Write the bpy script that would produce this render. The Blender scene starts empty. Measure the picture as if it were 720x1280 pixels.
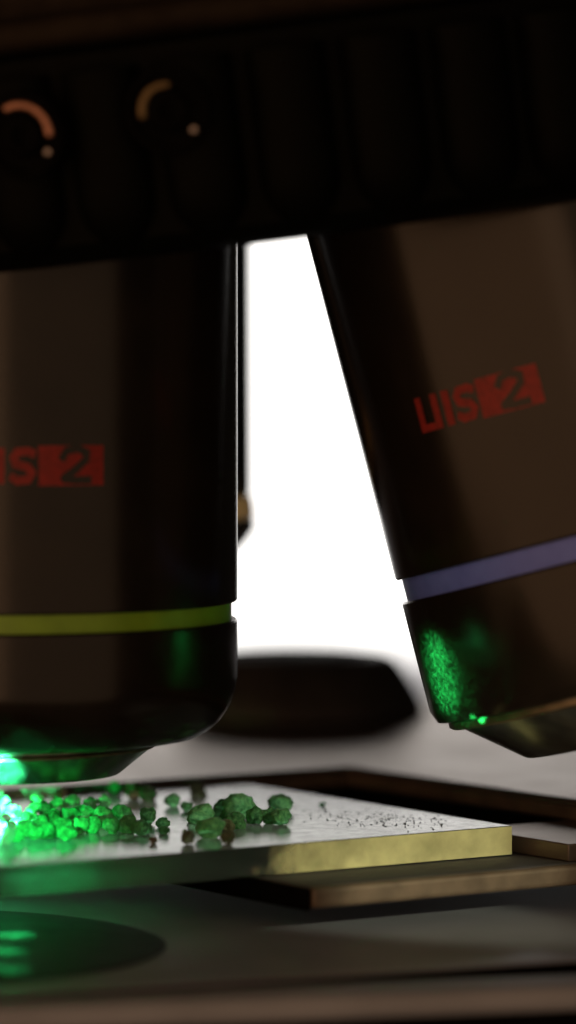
import bpy, bmesh, math, random
from mathutils import Vector, Matrix, noise

# ------------------------------------------------------------------ camera, light, exposure
# one unit is one centimetre; the slide's top surface is z = 0, the working objective stands over x = y = 0
rad = math.radians
sc = bpy.context.scene
sc.unit_settings.scale_length = 0.01
PITCH = rad(2.3)
FPX = 640 / math.tan(rad(7))
CAM = Vector((1.8, -26.2, 26.2 * math.tan(math.atan(392 / FPX) + PITCH)))
cam = bpy.data.cameras.new('camera'); camo = bpy.data.objects.new('camera', cam)
sc.collection.objects.link(camo); sc.camera = camo
camo.location = CAM; camo.rotation_euler = (rad(90) - PITCH, 0, 0)
cam.sensor_fit = 'VERTICAL'; cam.sensor_height = 36; cam.sensor_width = 20.25
cam.lens = 18 / math.tan(rad(7))
cam.clip_start = 0.5; cam.clip_end = 400
cam.dof.use_dof = True; cam.dof.focus_distance = 26.2; cam.dof.aperture_fstop = 0.22

def ray(px, py):
    a = (px - 360) / FPX; b = (640 - py) / FPX
    return Vector((a, math.cos(PITCH) + b * math.sin(PITCH), -math.sin(PITCH) + b * math.cos(PITCH)))
def on_plane(px, py, z):
    d = ray(px, py); return CAM + d * ((z - CAM.z) / d.z)
def at_depth(px, py, y):
    d = ray(px, py); return CAM + d * ((y - CAM.y) / d.y)

world = bpy.data.worlds.new('World'); sc.world = world; world.use_nodes = True
bg = world.node_tree.nodes['Background']
bg.inputs[0].default_value = (1.0, 0.82, 0.62, 1); bg.inputs[1].default_value = 0.006

def area_light(name, loc, target, size, size_y, power, color):
    l = bpy.data.lights.new(name, 'AREA'); l.shape = 'RECTANGLE'; l.size = size; l.size_y = size_y
    l.energy = power; l.color = color
    o = bpy.data.objects.new(name, l); sc.collection.objects.link(o)
    o.location = loc; o.rotation_euler = (Vector(target) - Vector(loc)).to_track_quat('-Z', 'Y').to_euler()
    return o
def spot_light(name, loc, target, power, color, angle, blend, radius, speckle=0.0):
    l = bpy.data.lights.new(name, 'SPOT'); l.energy = power; l.color = color
    l.spot_size = rad(angle); l.spot_blend = blend; l.shadow_soft_size = radius
    o = bpy.data.objects.new(name, l); sc.collection.objects.link(o)
    o.location = loc; o.rotation_euler = (Vector(target) - Vector(loc)).to_track_quat('-Z', 'Y').to_euler()
    if speckle:
        l.use_nodes = True; nt = l.node_tree; em = nt.nodes['Emission']
        tc = nt.nodes.new('ShaderNodeTexCoord'); n = nt.nodes.new('ShaderNodeTexVoronoi')
        n.inputs['Scale'].default_value = speckle
        r = nt.nodes.new('ShaderNodeValToRGB'); r.color_ramp.elements[0].position = 0.12; r.color_ramp.elements[1].position = 0.45
        r.color_ramp.elements[0].color = (6, 6, 6, 1); r.color_ramp.elements[1].color = (0.25, 0.25, 0.25, 1)
        nt.links.new(tc.outputs['Normal'], n.inputs['Vector']); nt.links.new(n.outputs['Distance'], r.inputs[0])
        nt.links.new(r.outputs[0], em.inputs['Strength'])
    return o
GREEN = (0.02, 1.0, 0.20)
# dim warm room light from the left, and an added warm spot from the front right that brightens the edge of the slide
area_light('room_light', (-20, -28, 4), (1.5, 0, 1), 64, 42, 5000, (1.0, 0.53, 0.27))
area_light('room_wall_light', (16, -31, 2), (0, 0, 1.5), 44, 34, 1150, (1.0, 0.62, 0.37))
spot_light('added_warm_spot', (16, -15, 6), (2.40, -0.47, -0.10), 7500, (1.0, 0.93, 0.60), 6.2, 0.6, 0.12)
spot_light('added_warm_spot', (5.5, -25, 3.2), (1.50, 3.9, 1.86), 24000, (1.0, 0.85, 0.6), 0.9, 0.6, 0.1)  # added narrow spot through the gap, only to brighten the rear brass ring
# green laser light scattered from the sample under the working objective
spot_light('laser_scatter_down', (0.25, -2.7, 0.30), (0.40, -0.2, -0.10), 900, GREEN, 20, 1.0, 0.02, 130)
spot_light('laser_beam', (0.02, -0.1, 0.30), (0.05, -0.25, 0.0), 30, (0.05, 1.0, 0.26), 90, 1.0, 0.02, 40)
spot_light('laser_focus', (-0.05, -2.3, 0.28), (-0.03, -0.3, 0.02), 15000, (0.05, 1.0, 0.26), 12, 1.0, 0.02, 60)
spot_light('laser_scatter_up', (0.05, -2.3, 0.16), (0.07, -0.85, 0.43), 9000, (0.05, 1.0, 0.34), 11, 1.0, 0.02, 130)
for px_, py_, pw_, an_ in ((547, 815, 9500, 5.5), (550, 838, 5000, 10), (554, 864, 9000, 7.5), (558, 852, 900, 15)):
    spot_light('laser_reflection', (0.9, -3.0, 0.15), at_depth(px_, py_, -0.6), pw_, GREEN, an_, 1.0, 0.01, 150)
spot_light('laser_glint', (0.9, -3.0, 0.15), at_depth(592, 900, -0.80), 30000, GREEN, 1.6, 0.8, 0.01)
for px_, py_, pw_ in ((16, 1162, 24), (6, 1182, 14), (10, 1204, 8)):  # added spots imitate the laser's green reflection below the slide
    p_ = on_plane(px_, py_, -0.46)
    spot_light('added_laser_reflection', p_ + Vector((0.0, 0.12, 0.24)), p_, pw_ * 0.9, GREEN, 60, 1.0, 0.02, 34)

sc.view_settings.view_transform = 'Standard'; sc.view_settings.look = 'None'
sc.view_settings.exposure = 0.0; sc.view_settings.gamma = 1.0
sc.render.engine = 'CYCLES'
sc.cycles.use_denoising = True
sc.cycles.max_bounces = 14; sc.cycles.transmission_bounces = 12; sc.cycles.glossy_bounces = 6
sc.cycles.caustics_reflective = True; sc.cycles.caustics_refractive = True
sc.cycles.sample_clamp_indirect = 6

# ------------------------------------------------------------------ helpers
def mat(name, base, rough=0.4, metal=0.0, noise_scale=0, var=0.25, bump=0.0, bump_scale=60, rough_var=0.0, spec=0.5, **kw):
    m = bpy.data.materials.new(name); m.use_nodes = True; nt = m.node_tree; b = nt.nodes['Principled BSDF']
    b.inputs['Base Color'].default_value = (*base, 1); b.inputs['Roughness'].default_value = rough
    b.inputs['Metallic'].default_value = metal; b.inputs['Specular IOR Level'].default_value = spec
    for k, v in kw.items(): b.inputs[k.replace('_', ' ')].default_value = v
    tc = nt.nodes.new('ShaderNodeTexCoord')
    if noise_scale:
        n = nt.nodes.new('ShaderNodeTexNoise'); n.inputs['Scale'].default_value = noise_scale; n.inputs['Detail'].default_value = 6
        r = nt.nodes.new('ShaderNodeValToRGB'); e = r.color_ramp.elements
        e[0].position = 0.3; e[1].position = 0.7
        e[0].color = (*[c * (1 - var) for c in base], 1); e[1].color = (*[min(1, c * (1 + var)) for c in base], 1)
        nt.links.new(tc.outputs['Object'], n.inputs['Vector']); nt.links.new(n.outputs[0], r.inputs[0])
        nt.links.new(r.outputs[0], b.inputs['Base Color'])
        if rough_var:
            mr = nt.nodes.new('ShaderNodeMapRange')
            mr.inputs['To Min'].default_value = rough - rough_var; mr.inputs['To Max'].default_value = rough + rough_var
            nt.links.new(n.outputs[0], mr.inputs[0]); nt.links.new(mr.outputs[0], b.inputs['Roughness'])
    if bump:
        n2 = nt.nodes.new('ShaderNodeTexNoise'); n2.inputs['Scale'].default_value = bump_scale; n2.inputs['Detail'].default_value = 3
        bp = nt.nodes.new('ShaderNodeBump'); bp.inputs['Strength'].default_value = bump; bp.inputs['Distance'].default_value = 0.01
        nt.links.new(tc.outputs['Object'], n2.inputs['Vector']); nt.links.new(n2.outputs[0], bp.inputs['Height'])
        nt.links.new(bp.outputs[0], b.inputs['Normal'])
    return m

M = {}
M['barrel'] = mat('black_satin_enamel', (0.014, 0.011, 0.008), 0.2, noise_scale=3, var=0.2, bump=0.05, bump_scale=45, rough_var=0.03)
M['drum'] = mat('black_rubber_grip', (0.0015, 0.0020, 0.0013), 0.6, noise_scale=6, var=0.3, bump=0.25, bump_scale=40, spec=0.07)
M['frame'] = mat('black_painted_casting', (0.026, 0.020, 0.015), 0.7, spec=0.06, noise_scale=5, var=0.3, bump=0.2, bump_scale=50)
M['green_ring'] = mat('yellow_green_ring_enamel', (0.24, 0.46, 0.03), 0.35, noise_scale=8, var=0.1)
M['blue_ring'] = mat('violet_blue_ring_enamel', (0.16, 0.25, 1.0), 0.35, noise_scale=8, var=0.1)
M['gold'] = mat('brass', (0.80, 0.55, 0.28), 0.55, 0.7, noise_scale=9, var=0.15)
M['copper_glint'] = mat('copper_rim_glint', (0.42, 0.22, 0.16), 0.42, 1.0, noise_scale=20, var=0.3)  # glints on the screw holes' rims, this one and the dimmer next, as colour
M['dim_glint'] = mat('dull_brass_rim_glint', (0.16, 0.12, 0.065), 0.45, 1.0, noise_scale=20, var=0.3)
M['steel'] = mat('bright_steel', (0.35, 0.32, 0.32), 0.3, 1.0, noise_scale=20, var=0.2)
M['nose'] = mat('dark_chromed_nose', (0.26, 0.28, 0.25), 0.22, 0.9, noise_scale=10, var=0.25, bump=0.1, bump_scale=80)
M['nose_rim'] = mat('bronzed_nose_rim', (0.22, 0.18, 0.12), 0.35, 0.8, noise_scale=12, var=0.2)
M['red'] = mat('red_print', (0.28, 0.013, 0.010), 0.5, noise_scale=30, var=0.3)
M['stage'] = mat('dark_brown_anodised_stage', (0.15, 0.12, 0.105), 0.34, 0.5, Specular_Tint=(1, .88, .80, 1), noise_scale=2.5, var=0.25, bump=0.15, bump_scale=35, rough_var=0.06)
M['lit_edge'] = mat('lit_brown_stage_edge', (0.19, 0.145, 0.11), 0.5, 0.2, noise_scale=5, var=0.3, bump=0.15, bump_scale=30)  # brown of plate edges that catch the light, put into the colour
M['ledge'] = mat('matt_grey_brown_ledge', (0.10, 0.10, 0.11), 0.65, noise_scale=2, var=0.15, bump=0.1, bump_scale=30, spec=0.25)
M['lower'] = mat('grey_anodised_lower_stage', (0.34, 0.37, 0.45), 0.4, noise_scale=1.2, var=0.1, bump=0.15, bump_scale=30)
M['table'] = mat('pale_table_top', (0.72, 0.70, 0.74), 0.6, noise_scale=0.6, var=0.08)
M['rail'] = mat('worn_grey_brown_rail', (0.36, 0.40, 0.48), 0.5, noise_scale=1.5, var=0.12, bump=0.15, bump_scale=30)
M['recess'] = mat('matt_black_shade', (0.004, 0.004, 0.004), 0.8, noise_scale=6, var=0.3, spec=0.04)  # black carries the deep shade of recess and gaps; also the dark screws
M['condenser'] = mat('black_condenser_mount', (0.060, 0.064, 0.072), 0.45, noise_scale=6, var=0.3, bump=0.05, bump_scale=40, spec=0.08)
M['knob'] = mat('black_knob', (0.05, 0.047, 0.047), 0.55, noise_scale=6, var=0.3, bump=0.1)
M['speck'] = mat('dark_dust', (0.12, 0.13, 0.16), 0.8, noise_scale=10)
M['lens'] = mat('coated_front_lens', (0.01, 0.012, 0.02), 0.03, spec=0.8)

def glass_mat():
    m = bpy.data.materials.new('greenish_slide_glass'); m.use_nodes = True; nt = m.node_tree; b = nt.nodes['Principled BSDF']
    b.inputs['Base Color'].default_value = (0.80, 0.90, 0.84, 1); b.inputs['Roughness'].default_value = 0.04
    b.inputs['Transmission Weight'].default_value = 1.0; b.inputs['IOR'].default_value = 1.52
    tc = nt.nodes.new('ShaderNodeTexCoord')
    n = nt.nodes.new('ShaderNodeTexNoise'); n.inputs['Scale'].default_value = 14; n.inputs['Detail'].default_value = 5
    mr = nt.nodes.new('ShaderNodeMapRange'); mr.inputs['To Min'].default_value = 0.14; mr.inputs['To Max'].default_value = 0.30
    nt.links.new(tc.outputs['Object'], n.inputs['Vector']); nt.links.new(n.outputs[0], mr.inputs[0]); nt.links.new(mr.outputs[0], b.inputs['Roughness'])
    d = nt.nodes.new('ShaderNodeBsdfDiffuse'); d.inputs[0].default_value = (0.60, 0.64, 0.78, 1)
    mx = nt.nodes.new('ShaderNodeMixShader'); 
    ge = nt.nodes.new('ShaderNodeNewGeometry'); sx = nt.nodes.new('ShaderNodeSeparateXYZ'); gt = nt.nodes.new('ShaderNodeMath'); gt.operation = 'GREATER_THAN'; gt.inputs[1].default_value = 0.9
    mu = nt.nodes.new('ShaderNodeMath'); mu.operation = 'MULTIPLY'; mu.inputs[1].default_value = 0.17
    nt.links.new(ge.outputs['Normal'], sx.inputs[0]); nt.links.new(sx.outputs['Z'], gt.inputs[0]); nt.links.new(gt.outputs[0], mu.inputs[0]); nt.links.new(mu.outputs[0], mx.inputs[0])
    out = nt.nodes['Material Output']
    nt.links.new(b.outputs[0], mx.inputs[1]); nt.links.new(d.outputs[0], mx.inputs[2]); nt.links.new(mx.outputs[0], out.inputs[0])
    return m
M['glass'] = glass_mat()
M['glow_edge'] = mat('painted_yellow_green_glow', (0.74, 0.74, 0.38), 0.55, noise_scale=2.6, var=0.42, bump=0.5, bump_scale=18)  # glow from inside the glass painted as an edge colour

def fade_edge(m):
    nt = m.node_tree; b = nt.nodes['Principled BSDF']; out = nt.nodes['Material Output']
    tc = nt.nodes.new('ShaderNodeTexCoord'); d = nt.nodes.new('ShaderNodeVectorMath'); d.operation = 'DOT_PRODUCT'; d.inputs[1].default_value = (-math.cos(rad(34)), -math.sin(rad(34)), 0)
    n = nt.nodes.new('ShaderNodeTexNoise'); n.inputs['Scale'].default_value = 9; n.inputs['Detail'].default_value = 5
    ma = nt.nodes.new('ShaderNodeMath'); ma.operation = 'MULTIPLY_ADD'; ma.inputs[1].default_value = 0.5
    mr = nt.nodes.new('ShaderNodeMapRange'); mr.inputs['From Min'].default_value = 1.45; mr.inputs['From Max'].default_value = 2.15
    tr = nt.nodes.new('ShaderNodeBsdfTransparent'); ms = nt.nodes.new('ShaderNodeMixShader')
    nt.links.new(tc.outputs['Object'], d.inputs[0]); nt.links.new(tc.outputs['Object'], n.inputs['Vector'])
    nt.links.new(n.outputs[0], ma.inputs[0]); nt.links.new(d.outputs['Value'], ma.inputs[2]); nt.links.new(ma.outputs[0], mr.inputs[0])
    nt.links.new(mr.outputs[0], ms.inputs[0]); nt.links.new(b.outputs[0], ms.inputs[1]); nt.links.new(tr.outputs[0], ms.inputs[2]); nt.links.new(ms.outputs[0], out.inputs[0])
fade_edge(M['glow_edge'])

def granule_mat(name, dark, light):
    m = bpy.data.materials.new(name); m.use_nodes = True; nt = m.node_tree; b = nt.nodes['Principled BSDF']
    tc = nt.nodes.new('ShaderNodeTexCoord')
    n = nt.nodes.new('ShaderNodeTexNoise'); n.inputs['Scale'].default_value = 2.2; n.inputs['Detail'].default_value = 7; n.inputs['Roughness'].default_value = 0.68
    r = nt.nodes.new('ShaderNodeValToRGB'); e = r.color_ramp.elements
    e[0].position = 0.38; e[0].color = (*dark, 1); e[1].position = 0.66; e[1].color = (*light, 1)
    nt.links.new(tc.outputs['Object'], n.inputs['Vector'])
    nt.links.new(n.outputs[0], r.inputs[0]); nt.links.new(r.outputs[0], b.inputs['Base Color'])
    bp = nt.nodes.new('ShaderNodeBump'); bp.inputs['Strength'].default_value = 0.6; bp.inputs['Distance'].default_value = 0.05
    nt.links.new(n.outputs[0], bp.inputs['Height']); nt.links.new(bp.outputs[0], b.inputs['Normal'])
    b.inputs['Roughness'].default_value = 0.22
    b.inputs['Sheen Weight'].default_value = 0.7; b.inputs['Sheen Roughness'].default_value = 0.45; b.inputs['Sheen Tint'].default_value = (*[min(1, c * 1.3 + 0.1) for c in light], 1)
    tr = nt.nodes.new('ShaderNodeBsdfRefraction'); tr.inputs['Roughness'].default_value = 0.45; tr.inputs['IOR'].default_value = 1.1; gm = nt.nodes.new('ShaderNodeGamma'); gm.inputs[1].default_value = 0.55
    nt.links.new(r.outputs[0], gm.inputs[0]); nt.links.new(gm.outputs[0], tr.inputs[0])
    ms = nt.nodes.new('ShaderNodeMixShader'); ms.inputs[0].default_value = 0.55
    nt.links.new(b.outputs[0], ms.inputs[1]); nt.links.new(tr.outputs[0], ms.inputs[2]); nt.links.new(ms.outputs[0], nt.nodes['Material Output'].inputs[0])
    return m
M['g_bright'] = granule_mat('bright_green_granule', (0.07, 0.42, 0.14), (0.40, 0.95, 0.45))
M['g_green'] = granule_mat('green_granule', (0.05, 0.30, 0.11), (0.32, 0.85, 0.38))
M['g_dark'] = granule_mat('dark_green_granule', (0.03, 0.17, 0.06), (0.2, 0.58, 0.24))
M['g_olive'] = granule_mat('olive_grey_granule', (0.10, 0.12, 0.06), (0.26, 0.29, 0.17))
M['g_brown'] = granule_mat('brown_granule', (0.12, 0.085, 0.05), (0.28, 0.20, 0.11))
M['g_burnt_out'] = granule_mat('laser_white_granule', (0.45, 0.55, 0.45), (0.75, 0.82, 0.75))  # the laser's burnt-out white put into the granule colour

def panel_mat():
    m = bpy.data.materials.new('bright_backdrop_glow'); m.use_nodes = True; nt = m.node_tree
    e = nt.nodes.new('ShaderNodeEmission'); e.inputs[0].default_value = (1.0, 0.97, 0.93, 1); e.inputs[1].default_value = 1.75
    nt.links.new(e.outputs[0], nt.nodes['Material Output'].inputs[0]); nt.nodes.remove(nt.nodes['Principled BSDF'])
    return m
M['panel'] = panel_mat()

def link(name, me, material, parent=None, smooth=None, flat_big=False):
    o = bpy.data.objects.new(name, me); sc.collection.objects.link(o)
    if material and not me.materials: me.materials.append(material)
    if smooth is not None:
        me.set_sharp_from_angle(angle=smooth)
        for p in me.polygons: p.use_smooth = not (flat_big and p.area > 0.03)
    o.parent = parent
    return o
def tag(o, label, cat, group=None, kind=None):
    if label: o['label'] = label
    if cat: o['category'] = cat
    if group: o['group'] = group
    if kind: o['kind'] = kind
    return o
def thing(name, label, cat, loc=(0, 0, 0), rot=(0, 0, 0), group=None):
    o = bpy.data.objects.new(name, None); sc.collection.objects.link(o); o.empty_display_size = 0.3
    o.location = loc; o.rotation_euler = rot
    return tag(o, label, cat, group)
def pydata(name, v, f):
    me = bpy.data.meshes.new(name); me.from_pydata(v, [], f); me.update(); return me
def lathe(name, prof, material, parent, segs=128, smooth=rad(35), closed=False):
    """prof: (radius, z) from bottom to top; r = 0 ends close the shape"""
    v, f, rings = [], [], []
    for r, z in prof:
        if r < 1e-6: rings.append([len(v)]); v.append((0, 0, z))
        else:
            rings.append(list(range(len(v), len(v) + segs)))
            v += [(r * math.cos(2 * math.pi * k / segs), r * math.sin(2 * math.pi * k / segs), z) for k in range(segs)]
    pairs = list(zip(rings, rings[1:])) + ([(rings[-1], rings[0])] if closed else [])
    for a, b in pairs:
        for k in range(segs):
            k2 = (k + 1) % segs
            if len(a) == 1 and len(b) == 1: continue
            if len(a) == 1: f.append((a[0], b[k2], b[k]))
            elif len(b) == 1: f.append((a[k], a[k2], b[0]))
            else: f.append((a[k], a[k2], b[k2], b[k]))
    me = pydata(name, v, f)
    bm = bmesh.new(); bm.from_mesh(me); bmesh.ops.recalc_face_normals(bm, faces=bm.faces); bm.to_mesh(me); bm.free()
    return link(name, me, material, parent, smooth)
def prism_mesh(name, pts, z0, z1, bevel=0.0, seg=3, only_top=False):
    bm = bmesh.new()
    lo = [bm.verts.new((p[0], p[1], z0)) for p in pts]; hi = [bm.verts.new((p[0], p[1], z1)) for p in pts]
    n = len(pts)
    bm.faces.new(list(reversed(lo))); bm.faces.new(hi)
    for i in range(n): bm.faces.new((lo[i], lo[(i + 1) % n], hi[(i + 1) % n], hi[i]))
    bmesh.ops.recalc_face_normals(bm, faces=bm.faces)
    if bevel: bmesh.ops.bevel(bm, geom=list(bm.edges), offset=bevel, segments=seg, profile=0.5, affect='EDGES')
    me = bpy.data.meshes.new(name); bm.to_mesh(me); bm.free()
    return me
def prism(name, pts, z0, z1, material, parent, bevel=0.0, seg=3):
    return link(name, prism_mesh(name, pts, z0, z1, bevel, seg), material, parent, rad(40), True)

# stage frame: K is the slide's right corner, s runs left and forward along the slide's front edge, t left and back
TH = rad(34)
K = on_plane(640, 1032, 0)
U = Vector((-math.cos(TH), -math.sin(TH), 0)); V = Vector((-math.sin(TH), math.cos(TH), 0))
def st(s, t): p = K + U * s + V * t; return (p.x, p.y)

# ------------------------------------------------------------------ backdrop
panel = link('backdrop', pydata('backdrop', [(x, y, z) for y in (34, 34.3) for x, z in ((-5.5, -1.42), (7, -1.42), (7, 8), (-5.5, 8))],
    [(0, 1, 2, 3), (7, 6, 5, 4), (0, 4, 5, 1), (1, 5, 6, 2), (2, 6, 7, 3), (3, 7, 4, 0)]), M['panel'])
tag(panel, 'overexposed white backdrop glowing behind the microscope', None, kind='structure')

tb = link('table', prism_mesh('table', [(-12, 11), (16, 11), (16, 36), (-12, 36)], -1.75, -1.45, 0.02), M['table'])
tag(tb, 'pale out-of-focus table top behind the stage', None, kind='structure')

# ------------------------------------------------------------------ microscope stage
stage = thing('microscope_stage', 'dark brown metal microscope stage with stepped plates carrying the glass slide', 'stage', (K.x, K.y, -0.19))
def stage_part(name, pts, z0, z1, material, bevel=0.0, parent=None):
    o = prism(name, [(p[0] - K.x, p[1] - K.y) for p in pts], z0 + 0.19, z1 + 0.19, material, parent or stage, bevel)
    return o
ZS = 0.05
# upper plate behind the recess: an L that meets in the recess's far corner
upper = stage_part('deck_plate', [st(-0.98, -6), st(-0.98, 3.2), st(9, 3.2), (-8, 8.8), (14, 8.8), st(-9, -6)], -0.10, ZS, M['stage'], 0.025)
stage_part('recess_lit_edge', [st(-0.955, -6), st(-0.955, 3.175), st(9, 3.175), st(9, 3.3), st(-1.08, 3.3), st(-1.08, -6)], -0.085, ZS - 0.045, M['lit_edge'], 0.012)  # strip coloured like the lit rim of the recess
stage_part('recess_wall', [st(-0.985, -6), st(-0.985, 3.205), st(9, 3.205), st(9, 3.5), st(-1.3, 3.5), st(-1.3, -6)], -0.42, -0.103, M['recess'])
# recess floor with the opening under the objective, its front end is the ledge the slide lies on
stage_part('support_ledge', [st(1.91, -0.50), st(1.91, 3.19), st(-0.96, 3.19), st(-0.96, -0.50)], -0.33, -0.192, M['ledge'], 0.03)
stage_part('ledge_lit_edge', [st(1.90, -0.56), st(1.90, -0.47), st(-9, -0.47), st(-9, -0.56)], -0.325, -0.197, M['lit_edge'], 0.028)  # strip coloured like the lit front edge of the ledge
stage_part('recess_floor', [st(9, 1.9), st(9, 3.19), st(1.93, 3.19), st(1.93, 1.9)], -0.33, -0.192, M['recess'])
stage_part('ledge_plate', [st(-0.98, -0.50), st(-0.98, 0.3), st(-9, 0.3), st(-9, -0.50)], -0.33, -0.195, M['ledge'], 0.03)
stage_part('end_shade_strip', [st(1.912, -0.545), st(1.912, 1.88), st(1.94, 1.88), st(1.94, -0.545)], -0.332, -0.200, M['recess'])  # black strip added to darken the ledge's lit end face
# lower plate
a, b = on_plane(360, 1222, -0.5), on_plane(720, 1200, -0.5)
d = (b - a).normalized(); n = Vector((-d.y, d.x, 0))
def fr(along, back): p = a + d * along + n * back; return (p.x, p.y)
stage_part('carriage_plate', [fr(-8, 0), fr(9, 0), fr(9, 7), fr(-8, 7)], -0.75, -0.5, M['lower'], 0.03)
stage_part('gap_shade_strip', [fr(-8, -0.03), fr(9, -0.03), fr(9, -0.002), fr(-8, -0.002)], -0.95, -0.512, M['recess'], 0.0)  # black strip put in for the shade in the gap behind the rail
# front rail
a, b = on_plane(20, 1240, -0.52), on_plane(720, 1214, -0.52)
d = (b - a).normalized(); n = Vector((-d.y, d.x, 0))
stage_part('guide_rail', [fr(-6, -0.45), fr(9, -0.45), fr(9, 0.0), fr(-6, 0.0)], -0.68, -0.53, M['rail'], 0.06)
stage_part('rail_shade_block', [fr(-6, -0.42), fr(9, -0.42), fr(9, -0.05), fr(-6, -0.05)], -1.6, -0.683, M['recess'], 0.0)  # black block put in for the shade below the rail

stop = thing('slide_stop', 'thin dark metal stop plate beside the right corner of the slide', 'stop plate', (*st(-0.1, 0.2), -0.19))
pts = [st(-0.10, -0.45), st(-0.10, 0.6), st(-0.93, 0.6), st(-0.93, -0.45)]
link('plate', prism_mesh('plate', [(p[0] - stop.location.x, p[1] - stop.location.y) for p in pts], 0.001, 0.11, 0.008), M['stage'], stop, rad(60), True)

# condenser under the stage opening
cc = on_plane(-140, 1178, -0.47)
cond = thing('condenser', 'round black condenser top below the slide in the lower left', 'condenser', (cc.x, cc.y, -0.498))
lathe('mount', [(0, 0), (1.60, 0), (1.63, 0.004), (1.62, 0.008), (1.58, 0.010), (0.9, 0.012), (0.87, 0.010), (0, 0.010)], M['condenser'], cond, 96)
lathe('lens', [(0, 0.011), (0.86, 0.011), (0.6, 0.016), (0.3, 0.019), (0, 0.020)], M['condenser'], cond, 64)

# knob far behind
kb = thing('stage_knob', 'blurred black truncated-cone knob standing on the stage in front of the white backdrop', 'knob', (1.86, 7.45, ZS + 0.001))
lathe('body', [(0, 0), (1.02, 0), (1.05, 0.02), (1.05, 0.06), (0.99, 0.18), (0.84, 0.42), (0.78, 0.47), (0.72, 0.485), (0, 0.485)], M['knob'], kb, 96)
lathe('cap', [(0, 0.486), (0.55, 0.486), (0.54, 0.505), (0, 0.508)], M['frame'], kb, 64)

# ------------------------------------------------------------------ revolving nosepiece
DR = 4.45
rotd = Matrix.Rotation(rad(-7.2), 4, 'Y') @ Matrix.Rotation(rad(5), 4, 'X')
front = at_depth(345, 306, -2.2)
ctr = front + rotd @ Vector((0, DR + 0.1, 0))
nose = thing('revolving_nosepiece', 'black ribbed revolving nosepiece holding the objectives at the top', 'nosepiece', ctr, rotd.to_euler())
lathe('drum', [(0, 0.0), (DR - 0.25, 0.0), (DR - 0.06, 0.05), (DR, 0.13), (DR, 1.22), (DR - 0.05, 1.27), (0, 1.27)], M['drum'], nose, 192)
lathe('collar', [(0, 1.25), (DR - 0.12, 1.25), (DR + 0.04, 1.275), (DR + 0.10, 1.295), (DR + 0.14, 1.33), (DR + 0.15, 1.37), (DR + 0.14, 1.41), (DR + 0.10, 1.445), (DR + 0.04, 1.46), (DR - 0.15, 1.47), (0, 1.42)], M['frame'], nose, 192)
lathe('housing', [(0, 1.40), (DR - 0.2, 1.40), (DR - 0.2, 4.5), (0, 4.5)], M['frame'], nose, 128)
def rib_mesh(name, length):
    w, dep, na, nh = 0.235, 0.17, 9, 12
    v, f = [], []
    for h in range(nh + 1):
        z = length * (h / nh) ** 1.6
        k = 1.0 if z >= w * 1.3 else math.sqrt(max(0.0, 1 - (1 - z / (w * 1.3)) ** 2))
        k = max(k, 0.02)
        for a in range(na):
            an = math.pi * a / (na - 1)
            v.append((w * k * math.cos(an), 0.03 - (dep + 0.03) * k * math.sin(an) ** 0.8, z))
    for h in range(nh):
        for a in range(na - 1): f.append((h * na + a + 1, h * na + a, (h + 1) * na + a, (h + 1) * na + a + 1))
    f.append(tuple(nh * na + a for a in range(na)))
    f.append(tuple(range(na)))
    me = pydata(name, v, f)
    bm = bmesh.new(); bm.from_mesh(me); bmesh.ops.recalc_face_normals(bm, faces=bm.faces); bm.to_mesh(me); bm.free()
    me.materials.append(M['drum'])
    me.set_sharp_from_angle(angle=rad(60))
    for p in me.polygons: p.use_smooth = True
    return me
rib_long = rib_mesh('grip_rib', 1.04)
NR = 52
def ang_of(px):   # angle round the drum, 0 faces the camera
    return math.asin((at_depth(px, 150, -2.2).x - front.x) / DR)
CL = [(ang_of(61), 0.80), (ang_of(238), 0.845)]
for k in range(NR):
    an = 2 * math.pi * (k + 0.35) / NR
    o = bpy.data.objects.new('grip_rib', rib_long); sc.collection.objects.link(o); o.parent = nose
    o.location = (DR * math.sin(an), -DR * math.cos(an), 0.08); o.rotation_euler = (0, 0, an)
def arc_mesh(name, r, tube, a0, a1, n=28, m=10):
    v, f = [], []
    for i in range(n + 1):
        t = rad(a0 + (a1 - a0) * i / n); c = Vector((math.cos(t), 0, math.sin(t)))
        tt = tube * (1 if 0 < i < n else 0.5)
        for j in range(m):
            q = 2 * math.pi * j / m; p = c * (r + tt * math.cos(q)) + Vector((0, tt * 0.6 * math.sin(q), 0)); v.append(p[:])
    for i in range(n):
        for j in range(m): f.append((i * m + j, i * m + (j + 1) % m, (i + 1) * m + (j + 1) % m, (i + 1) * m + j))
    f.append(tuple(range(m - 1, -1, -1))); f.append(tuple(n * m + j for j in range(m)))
    return pydata(name, v, f)
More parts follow.
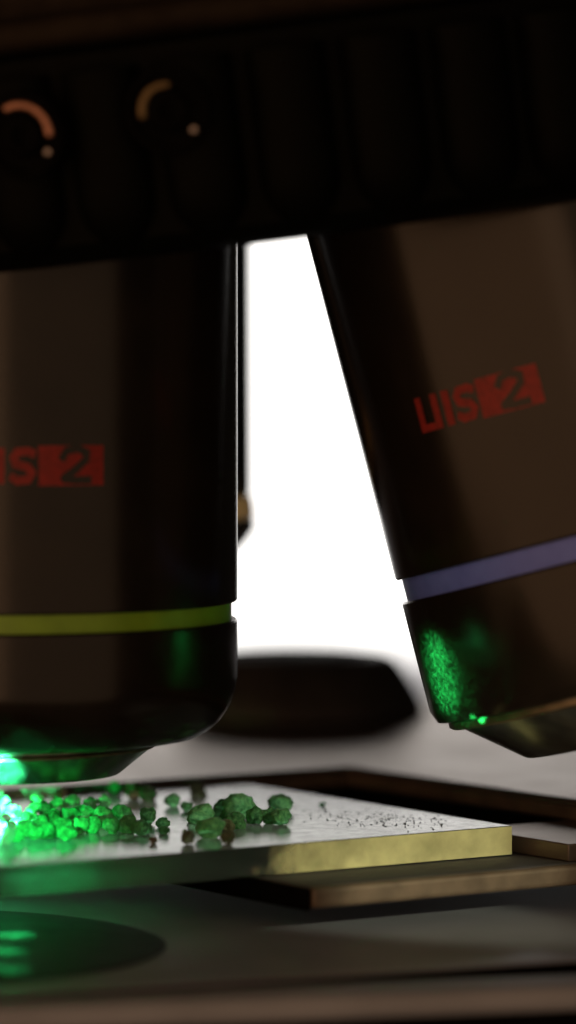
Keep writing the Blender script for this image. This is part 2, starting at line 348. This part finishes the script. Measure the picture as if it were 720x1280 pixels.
for (an, zz, a0, a1), dot, rr in zip([(*CL[0], -10, 118), (*CL[1], 75, 195)], [(-0.14, 0.145), (-0.12, 0.17)], (0.175, 0.145)):
    cm = M['copper_glint'] if a0 < 0 else M['dim_glint']
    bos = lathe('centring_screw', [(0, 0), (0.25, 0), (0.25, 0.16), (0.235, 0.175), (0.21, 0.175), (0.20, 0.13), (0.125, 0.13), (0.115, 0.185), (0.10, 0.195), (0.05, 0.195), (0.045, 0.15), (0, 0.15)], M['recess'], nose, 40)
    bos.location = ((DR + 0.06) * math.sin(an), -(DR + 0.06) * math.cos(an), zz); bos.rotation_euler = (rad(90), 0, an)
    glint = link('rim_glint_arc', arc_mesh('rim_glint_arc', rr, 0.028, a0, a1), cm, bos, rad(60))  # arc shaped and coloured as the glint on the hole's rim
    glint.rotation_euler = (rad(-90), 0, 0); glint.location = (0, 0, 0.185)
    pin = lathe('pin', [(0, 0), (0.028, 0), (0.028, 0.03), (0.018, 0.045), (0, 0.05)], M['steel'], bos, 20)
    pin.location = (-dot[0] + 0.02, -dot[0] * 0 - dot[1] * 0.75, 0.17)

# ------------------------------------------------------------------ objectives
R = 1.483
def strips(x0, x1, h0, h1, skew=0.0):
    n = max(1, int(math.ceil((x1 - x0) / 0.04))); out = []
    for i in range(n):
        u0 = x0 + (x1 - x0) * i / n; u1 = x0 + (x1 - x0) * (i + 1) / n
        out.append([(u0, h0), (u1, h0), (u1, h1), (u0, h1)])
    return out
def stroke(p, w):
    out = []
    for (xa, ya), (xb, yb) in zip(p, p[1:]):
        L = math.hypot(xb - xa, yb - ya); nx, ny = -(yb - ya) / L * w / 2, (xb - xa) / L * w / 2
        ex, ey = (xb - xa) / L * w * 0.3, (yb - ya) / L * w * 0.3
        out.append([(xa - nx - ex, ya - ny - ey), (xb - nx + ex, yb - ny + ey), (xb + nx + ex, yb + ny + ey), (xa + nx - ex, ya + ny - ey)])
    return out
def wrapped(name, quads, r, a_start, z0, material, parent):
    v, f = [], []
    for q in quads:
        i = len(v)
        for x, h in q:
            an = a_start + 0.9 * x / r; v.append((r * math.sin(an), -r * math.cos(an), z0 + h))
        f.append(tuple(range(i, i + 4)))
    return link(name, pydata(name, v, f), material, parent)
def lettering(parent, a_start, z0, H=0.215):
    t = 0.055
    U_ = strips(0, t, 0, H) + strips(t, 0.145, 0, t * 0.8) + strips(0.145, 0.145 + t, 0, H)
    wrapped('letter', U_, R + 0.003, a_start, z0, M['red'], parent)
    wrapped('letter', strips(0.245, 0.245 + t * 1.1, 0, H), R + 0.003, a_start, z0, M['red'], parent)
    S_ = stroke([(0.495, H - 0.035), (0.46, H - 0.022), (0.39, H - 0.025), (0.365, H - 0.06), (0.38, H * 0.55), (0.46, H * 0.46), (0.485, 0.065), (0.46, 0.025), (0.39, 0.02), (0.355, 0.04)], 0.05)
    wrapped('letter', S_, R + 0.003, a_start, z0, M['red'], parent)
    blk = wrapped('number_block', strips(0.53, 0.98, -0.012, H + 0.012), R + 0.003, a_start, z0, M['red'], parent)
    two = stroke([(0.69, H * 0.70), (0.72, H * 0.90), (0.79, H * 0.98), (0.86, H * 0.86), (0.855, H * 0.66), (0.78, H * 0.38), (0.70, 0.03), (0.78, 0.02), (0.88, 0.02)], 0.048)
    wrapped('number', two, R + 0.006, a_start, z0, M['barrel'], blk)

def objective(label, loc, rot, band, bw, sleeve, nose_prof, rim, ring_mat, top, text=None):
    """origin at the front lens; band = height of the colour ring's middle"""
    t = thing('microscope_objective', label, 'objective', loc, rot, 'objectives screwed into the nosepiece')
    lathe('barrel', [(0, band + bw), (R - 0.012, band + bw), (R, band + bw + 0.012), (R, top), (0, top)], M['barrel'], t, 192)
    lathe('colour_ring', [(R - 0.05, band - bw - 0.01), (R - 0.038, band - bw - 0.01), (R - 0.038, band + bw + 0.01), (R - 0.05, band + bw + 0.01)], ring_mat, t, 192, closed=True)
    sl = lathe('sleeve', sleeve + [(R, band - bw - 0.012), (R - 0.012, band - bw), (0, band - bw)], M['barrel'], t, 192)
    nc = lathe('nose_cone', nose_prof, M['nose'], t, 128)
    if rim: lathe('nose_rim', rim, M['nose_rim'], nc, 128, closed=True)
    lathe('front_lens', [(0, 0.03), (0.30, 0.045), (0.44, 0.07), (0, 0.075)], M['lens'], t, 48)
    if text: lettering(t, *text)
    return t
zl = 0.335
left_sleeve = [(0, 0.215), (0.96, 0.212), (1.14, 0.222), (1.235, 0.240), (1.30, 0.275), (1.37, 0.335), (1.43, 0.42), (1.468, 0.52), (R, 0.61)]
objective('black objective with yellow-green ring, upright over the slide and lit green at its nose', (0, 0, zl), (0, 0, 0), 1.030, 0.058, left_sleeve,
    [(0.46, 0.06), (0.48, 0.0), (0.735, 0.0), (0.75, 0.010), (0.94, 0.165), (0.94, 0.214), (0.46, 0.214)],
    [(0.941, 0.168), (0.962, 0.170), (0.966, 0.185), (0.941, 0.195)], M['green_ring'], 4.3, (rad(-6.0), 2.205 - zl))
# tilted neighbour: the axis leans 14.5 degrees to the right and a little toward the camera
rr = Matrix.Rotation(rad(-14.5), 4, 'Y') @ Matrix.Rotation(rad(-3.2), 4, 'X')
bc = at_depth(784, 666, 0)
L = 1.21
tip = bc + rr @ Vector((0, 0, -L))
right_sleeve = [(0, 0.345), (R - 0.05, 0.345), (R - 0.03, 0.352), (R, 0.43)]
objective('black objective with violet-blue ring, tilted at the right with a green speckled patch', tip, rr.to_euler(), L, 0.072, right_sleeve,
    [(0.46, 0.06), (0.48, 0.0), (0.965, 0.0), (0.98, 0.008), (R - 0.115, 0.325), (R - 0.115, 0.342), (0.46, 0.342)],
    [(R - 0.114, 0.285), (R - 0.094, 0.30), (R - 0.094, 0.335), (R - 0.114, 0.338)], M['blue_ring'], 4.2, (rad(-48.5), L + 0.90))
# shorter one behind
bp = at_depth(315, 690, 4.2)
back = thing('microscope_objective', 'blurred shorter black objective with a brass ring, half hidden behind the upright one', 'objective', (bp.x - 1.18, 4.2, bp.z), (0, 0, 0), 'objectives screwed into the nosepiece')
lathe('barrel', [(0, 0.42), (1.15, 0.42), (1.17, 0.44), (1.16, 2.9), (0, 2.9)], M['barrel'], back, 96)
lathe('brass_ring', [(0.9, 0.26), (1.19, 0.26), (1.20, 0.28), (1.18, 0.41), (0.9, 0.41)], M['gold'], back, 96, closed=True)
lathe('sleeve', [(0, 0), (1.05, 0.0), (1.12, 0.06), (1.2, 0.17), (1.2, 0.25), (0, 0.25)], M['barrel'], back, 96)

# ------------------------------------------------------------------ glass slide
slide = thing('glass_slide', 'thick clear glass slide with a yellow-green glow painted on its right edge, carrying green granules', 'glass slide', (K.x, K.y, -0.185))
def loc2(pts): return [(p[0] - K.x, p[1] - K.y) for p in pts]
plate = link('glass_plate', prism_mesh('glass_plate', loc2([st(0, 0), st(0, 3.17), st(7.5, 3.17), st(7.5, 0)]), 0.0, 0.185, 0.006, 2), M['glass'], slide, rad(60), True)
# strip with the yellow-green glow inside the front edge put into its colour
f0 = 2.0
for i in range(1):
    link('edge_glow_strip', prism_mesh('edge_glow_strip', loc2([st(0.004, -0.004), st(f0, -0.004), st(f0, -0.001), st(0.004, -0.001)]), 0.004, 0.181, 0.0), M['glow_edge'], slide)
rnd = random.Random(5)
v, f = [], []
for i in range(230):
    px = rnd.uniform(366, 560); py = 1018 + rnd.gauss(0, 6) + (px - 366) * 0.06
    p = on_plane(px, py, 0.0)
    q = ((p - K).dot(U), (p - K).dot(V))
    if not (0.06 < q[0] and 0.06 < q[1] < 3.1): continue
    s = rnd.uniform(0.003, 0.008)
    i0 = len(v)
    for dx, dy, dz in ((-1, 0, 0), (1, 0, 0), (0, -1.6, 0), (0, 1.6, 0), (0, 0, 1.0)):
        v.append((p.x - K.x + dx * s * rnd.uniform(.6, 1.4), p.y - K.y + dy * s * rnd.uniform(.6, 3), 0.1853 + dz * s * 0.9))
    f += [(i0, i0 + 2, i0 + 4), (i0 + 2, i0 + 1, i0 + 4), (i0 + 1, i0 + 3, i0 + 4), (i0 + 3, i0, i0 + 4)]
sp = link('dust_specks', pydata('dust_specks', v, f), M['speck'], slide); sp['kind'] = 'stuff'

# ------------------------------------------------------------------ granules on the slide
def granule_mesh(seed):
    """a lump grown together from a few lobes, with a crumpled skin"""
    g = random.Random(seed)
    bm = bmesh.new(); bmesh.ops.create_icosphere(bm, subdivisions=4, radius=1.0)
    o = Vector((seed * 7.3, seed * 3.1, seed * 5.7))
    lobes = [(Vector((g.uniform(-1, 1), g.uniform(-1, 1), g.uniform(-.7, .7))).normalized(), g.uniform(.10, .30), g.uniform(2.5, 6)) for _ in range(6)]
    for vv in bm.verts:
        c = vv.co.copy()
        d = 0.90 + 0.34 * noise.noise(c * 1.3 + o) + 0.20 * noise.noise(c * 2.6 + o) + 0.06 * noise.noise(c * 7 + o)
        for ax, amp, sh in lobes: d += amp * max(0.0, c.dot(ax)) ** sh
        vv.co = c * d
    me = bpy.data.meshes.new('granule'); bm.to_mesh(me); bm.free()
    for p in me.polygons: p.use_smooth = True
    return me
base_meshes = [granule_mesh(k + 1) for k in range(9)]
mesh_cache = {}
def granule(px, py, rpx, mk, label, group=None, sq=(1, 1, 1)):
    k = rnd.randrange(9)
    if (k, mk) not in mesh_cache:
        me = base_meshes[k].copy(); me.materials.append(M[mk]); mesh_cache[(k, mk)] = me
    rpx *= 0.96; r0 = rpx / FPX * 26.0
    c = on_plane(px, py, r0 * 0.85)
    r = rpx / FPX * (c - CAM).length
    o = bpy.data.objects.new('granule', mesh_cache[(k, mk)]); sc.collection.objects.link(o)
    o.location = (c.x, c.y, r * 0.9 * sq[2])
    o.scale = (r * sq[0], r * sq[1], r * sq[2]); o.rotation_euler = (rnd.uniform(-.25, .25), rnd.uniform(-.25, .25), rnd.uniform(0, 6.28))
    tag(o, label, 'granule', group or 'green granules scattered on the slide')
    return o
single = [
 (252, 1016, 17, 'g_bright', 'bright green granule at the left front of the middle cluster'),
 (263, 1034, 16, 'g_bright', 'bright green granule low in the middle cluster, touching the olive pair'),
 (281, 1010, 15, 'g_dark', 'dark green granule between two bright ones in the middle cluster'),
 (299, 1009, 19, 'g_green', 'largest green granule, at the top right of the middle cluster'),
 (293, 1024, 14, 'g_dark', 'dark green granule just above the olive pair'),
 (286, 1047, 10, 'g_olive', 'lower granule of the olive pair near the front edge'),
 (284, 1031, 9, 'g_olive', 'upper granule of the olive pair below the middle cluster'),
 (234, 1046, 11, 'g_olive', 'single olive grey granule left of the olive pair'),
 (318, 1019, 13, 'g_dark', 'dark green granule between the middle and the right cluster'),
 (348, 1003, 15, 'g_green', 'topmost green granule of the right cluster'),
 (336, 1021, 11, 'g_dark', 'dark granule at the left of the right cluster'),
 (351, 1021, 13, 'g_green', 'rightmost green granule of the right cluster'),
 (192, 1050, 5.5, 'g_brown', 'tiny brown granule alone near the front edge'),
 (403, 1004, 4.0, 'g_dark', 'tiny dark granule alone to the right of all clusters'),
 (204, 1028, 8, 'g_dark', 'small dark granule right of the glowing heap'),
 (206, 1038, 6, 'g_dark', 'very small dark granule right of the glowing heap, in front of the other'),
 (217, 1000, 11, 'g_green', 'blurred green granule behind the gap between heap and middle cluster'),
 (247, 986, 12, 'g_olive', 'blurred olive granule far behind the middle cluster'),
 (232, 1008, 8, 'g_dark', 'blurred small dark granule left of the middle cluster'),
 (167, 988, 15, 'g_brown', 'blurred brown granule far behind the glowing heap'),
 (142, 986, 12, 'g_green', 'blurred green granule beside the blurred brown one behind the heap'),
 (186, 992, 12, 'g_olive', 'blurred olive granule right of the blurred brown one'),
 (45, 998, 9, 'g_dark', 'dark granule behind the left of the glowing heap'),
 (73, 996, 9, 'g_brown', 'small brown granule behind the middle of the glowing heap'),
 (186, 1020, 13, 'g_dark', 'dark green granule at the right end of the glowing heap'),
 (178, 1033, 13, 'g_green', 'green granule at the right front of the glowing heap'),
]
for px, py, r, mk, lb in single: granule(px, py, r, mk, lb, sq=(1.05, rnd.uniform(.7, 1), rnd.uniform(.78, .95)) if r > 5 else (1.3, 1, .6))
heap = [(160, 1030, 13), (151, 1018, 14), (140, 1032, 12), (128, 1019, 13), (117, 1030, 13), (106, 1018, 14), (98, 1032, 13), (88, 1021, 12),
        (78, 1034, 14), (84, 1042, 11), (67, 1024, 13), (60, 1038, 12), (50, 1028, 13), (42, 1040, 12), (36, 1026, 12), (30, 1036, 11), (22, 1044, 10),
        (112, 1006, 11), (92, 1005, 11), (72, 1008, 12), (56, 1012, 11), (130, 1004, 10), (40, 1013, 10)]
for px, py, r in heap:
    granule(px, py, r, rnd.choice(['g_bright', 'g_green', 'g_bright', 'g_dark']), 'small granule glowing laser green in the crowded heap under the upright objective', 'granules in the glowing heap', (1, rnd.uniform(.7, 1), rnd.uniform(.85, 1.0)))
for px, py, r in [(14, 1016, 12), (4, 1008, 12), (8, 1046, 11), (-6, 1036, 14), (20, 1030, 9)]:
    granule(px, py, r, 'g_burnt_out', 'pale granule burnt out to white by the laser at the left edge', 'pale granules at the left edge')
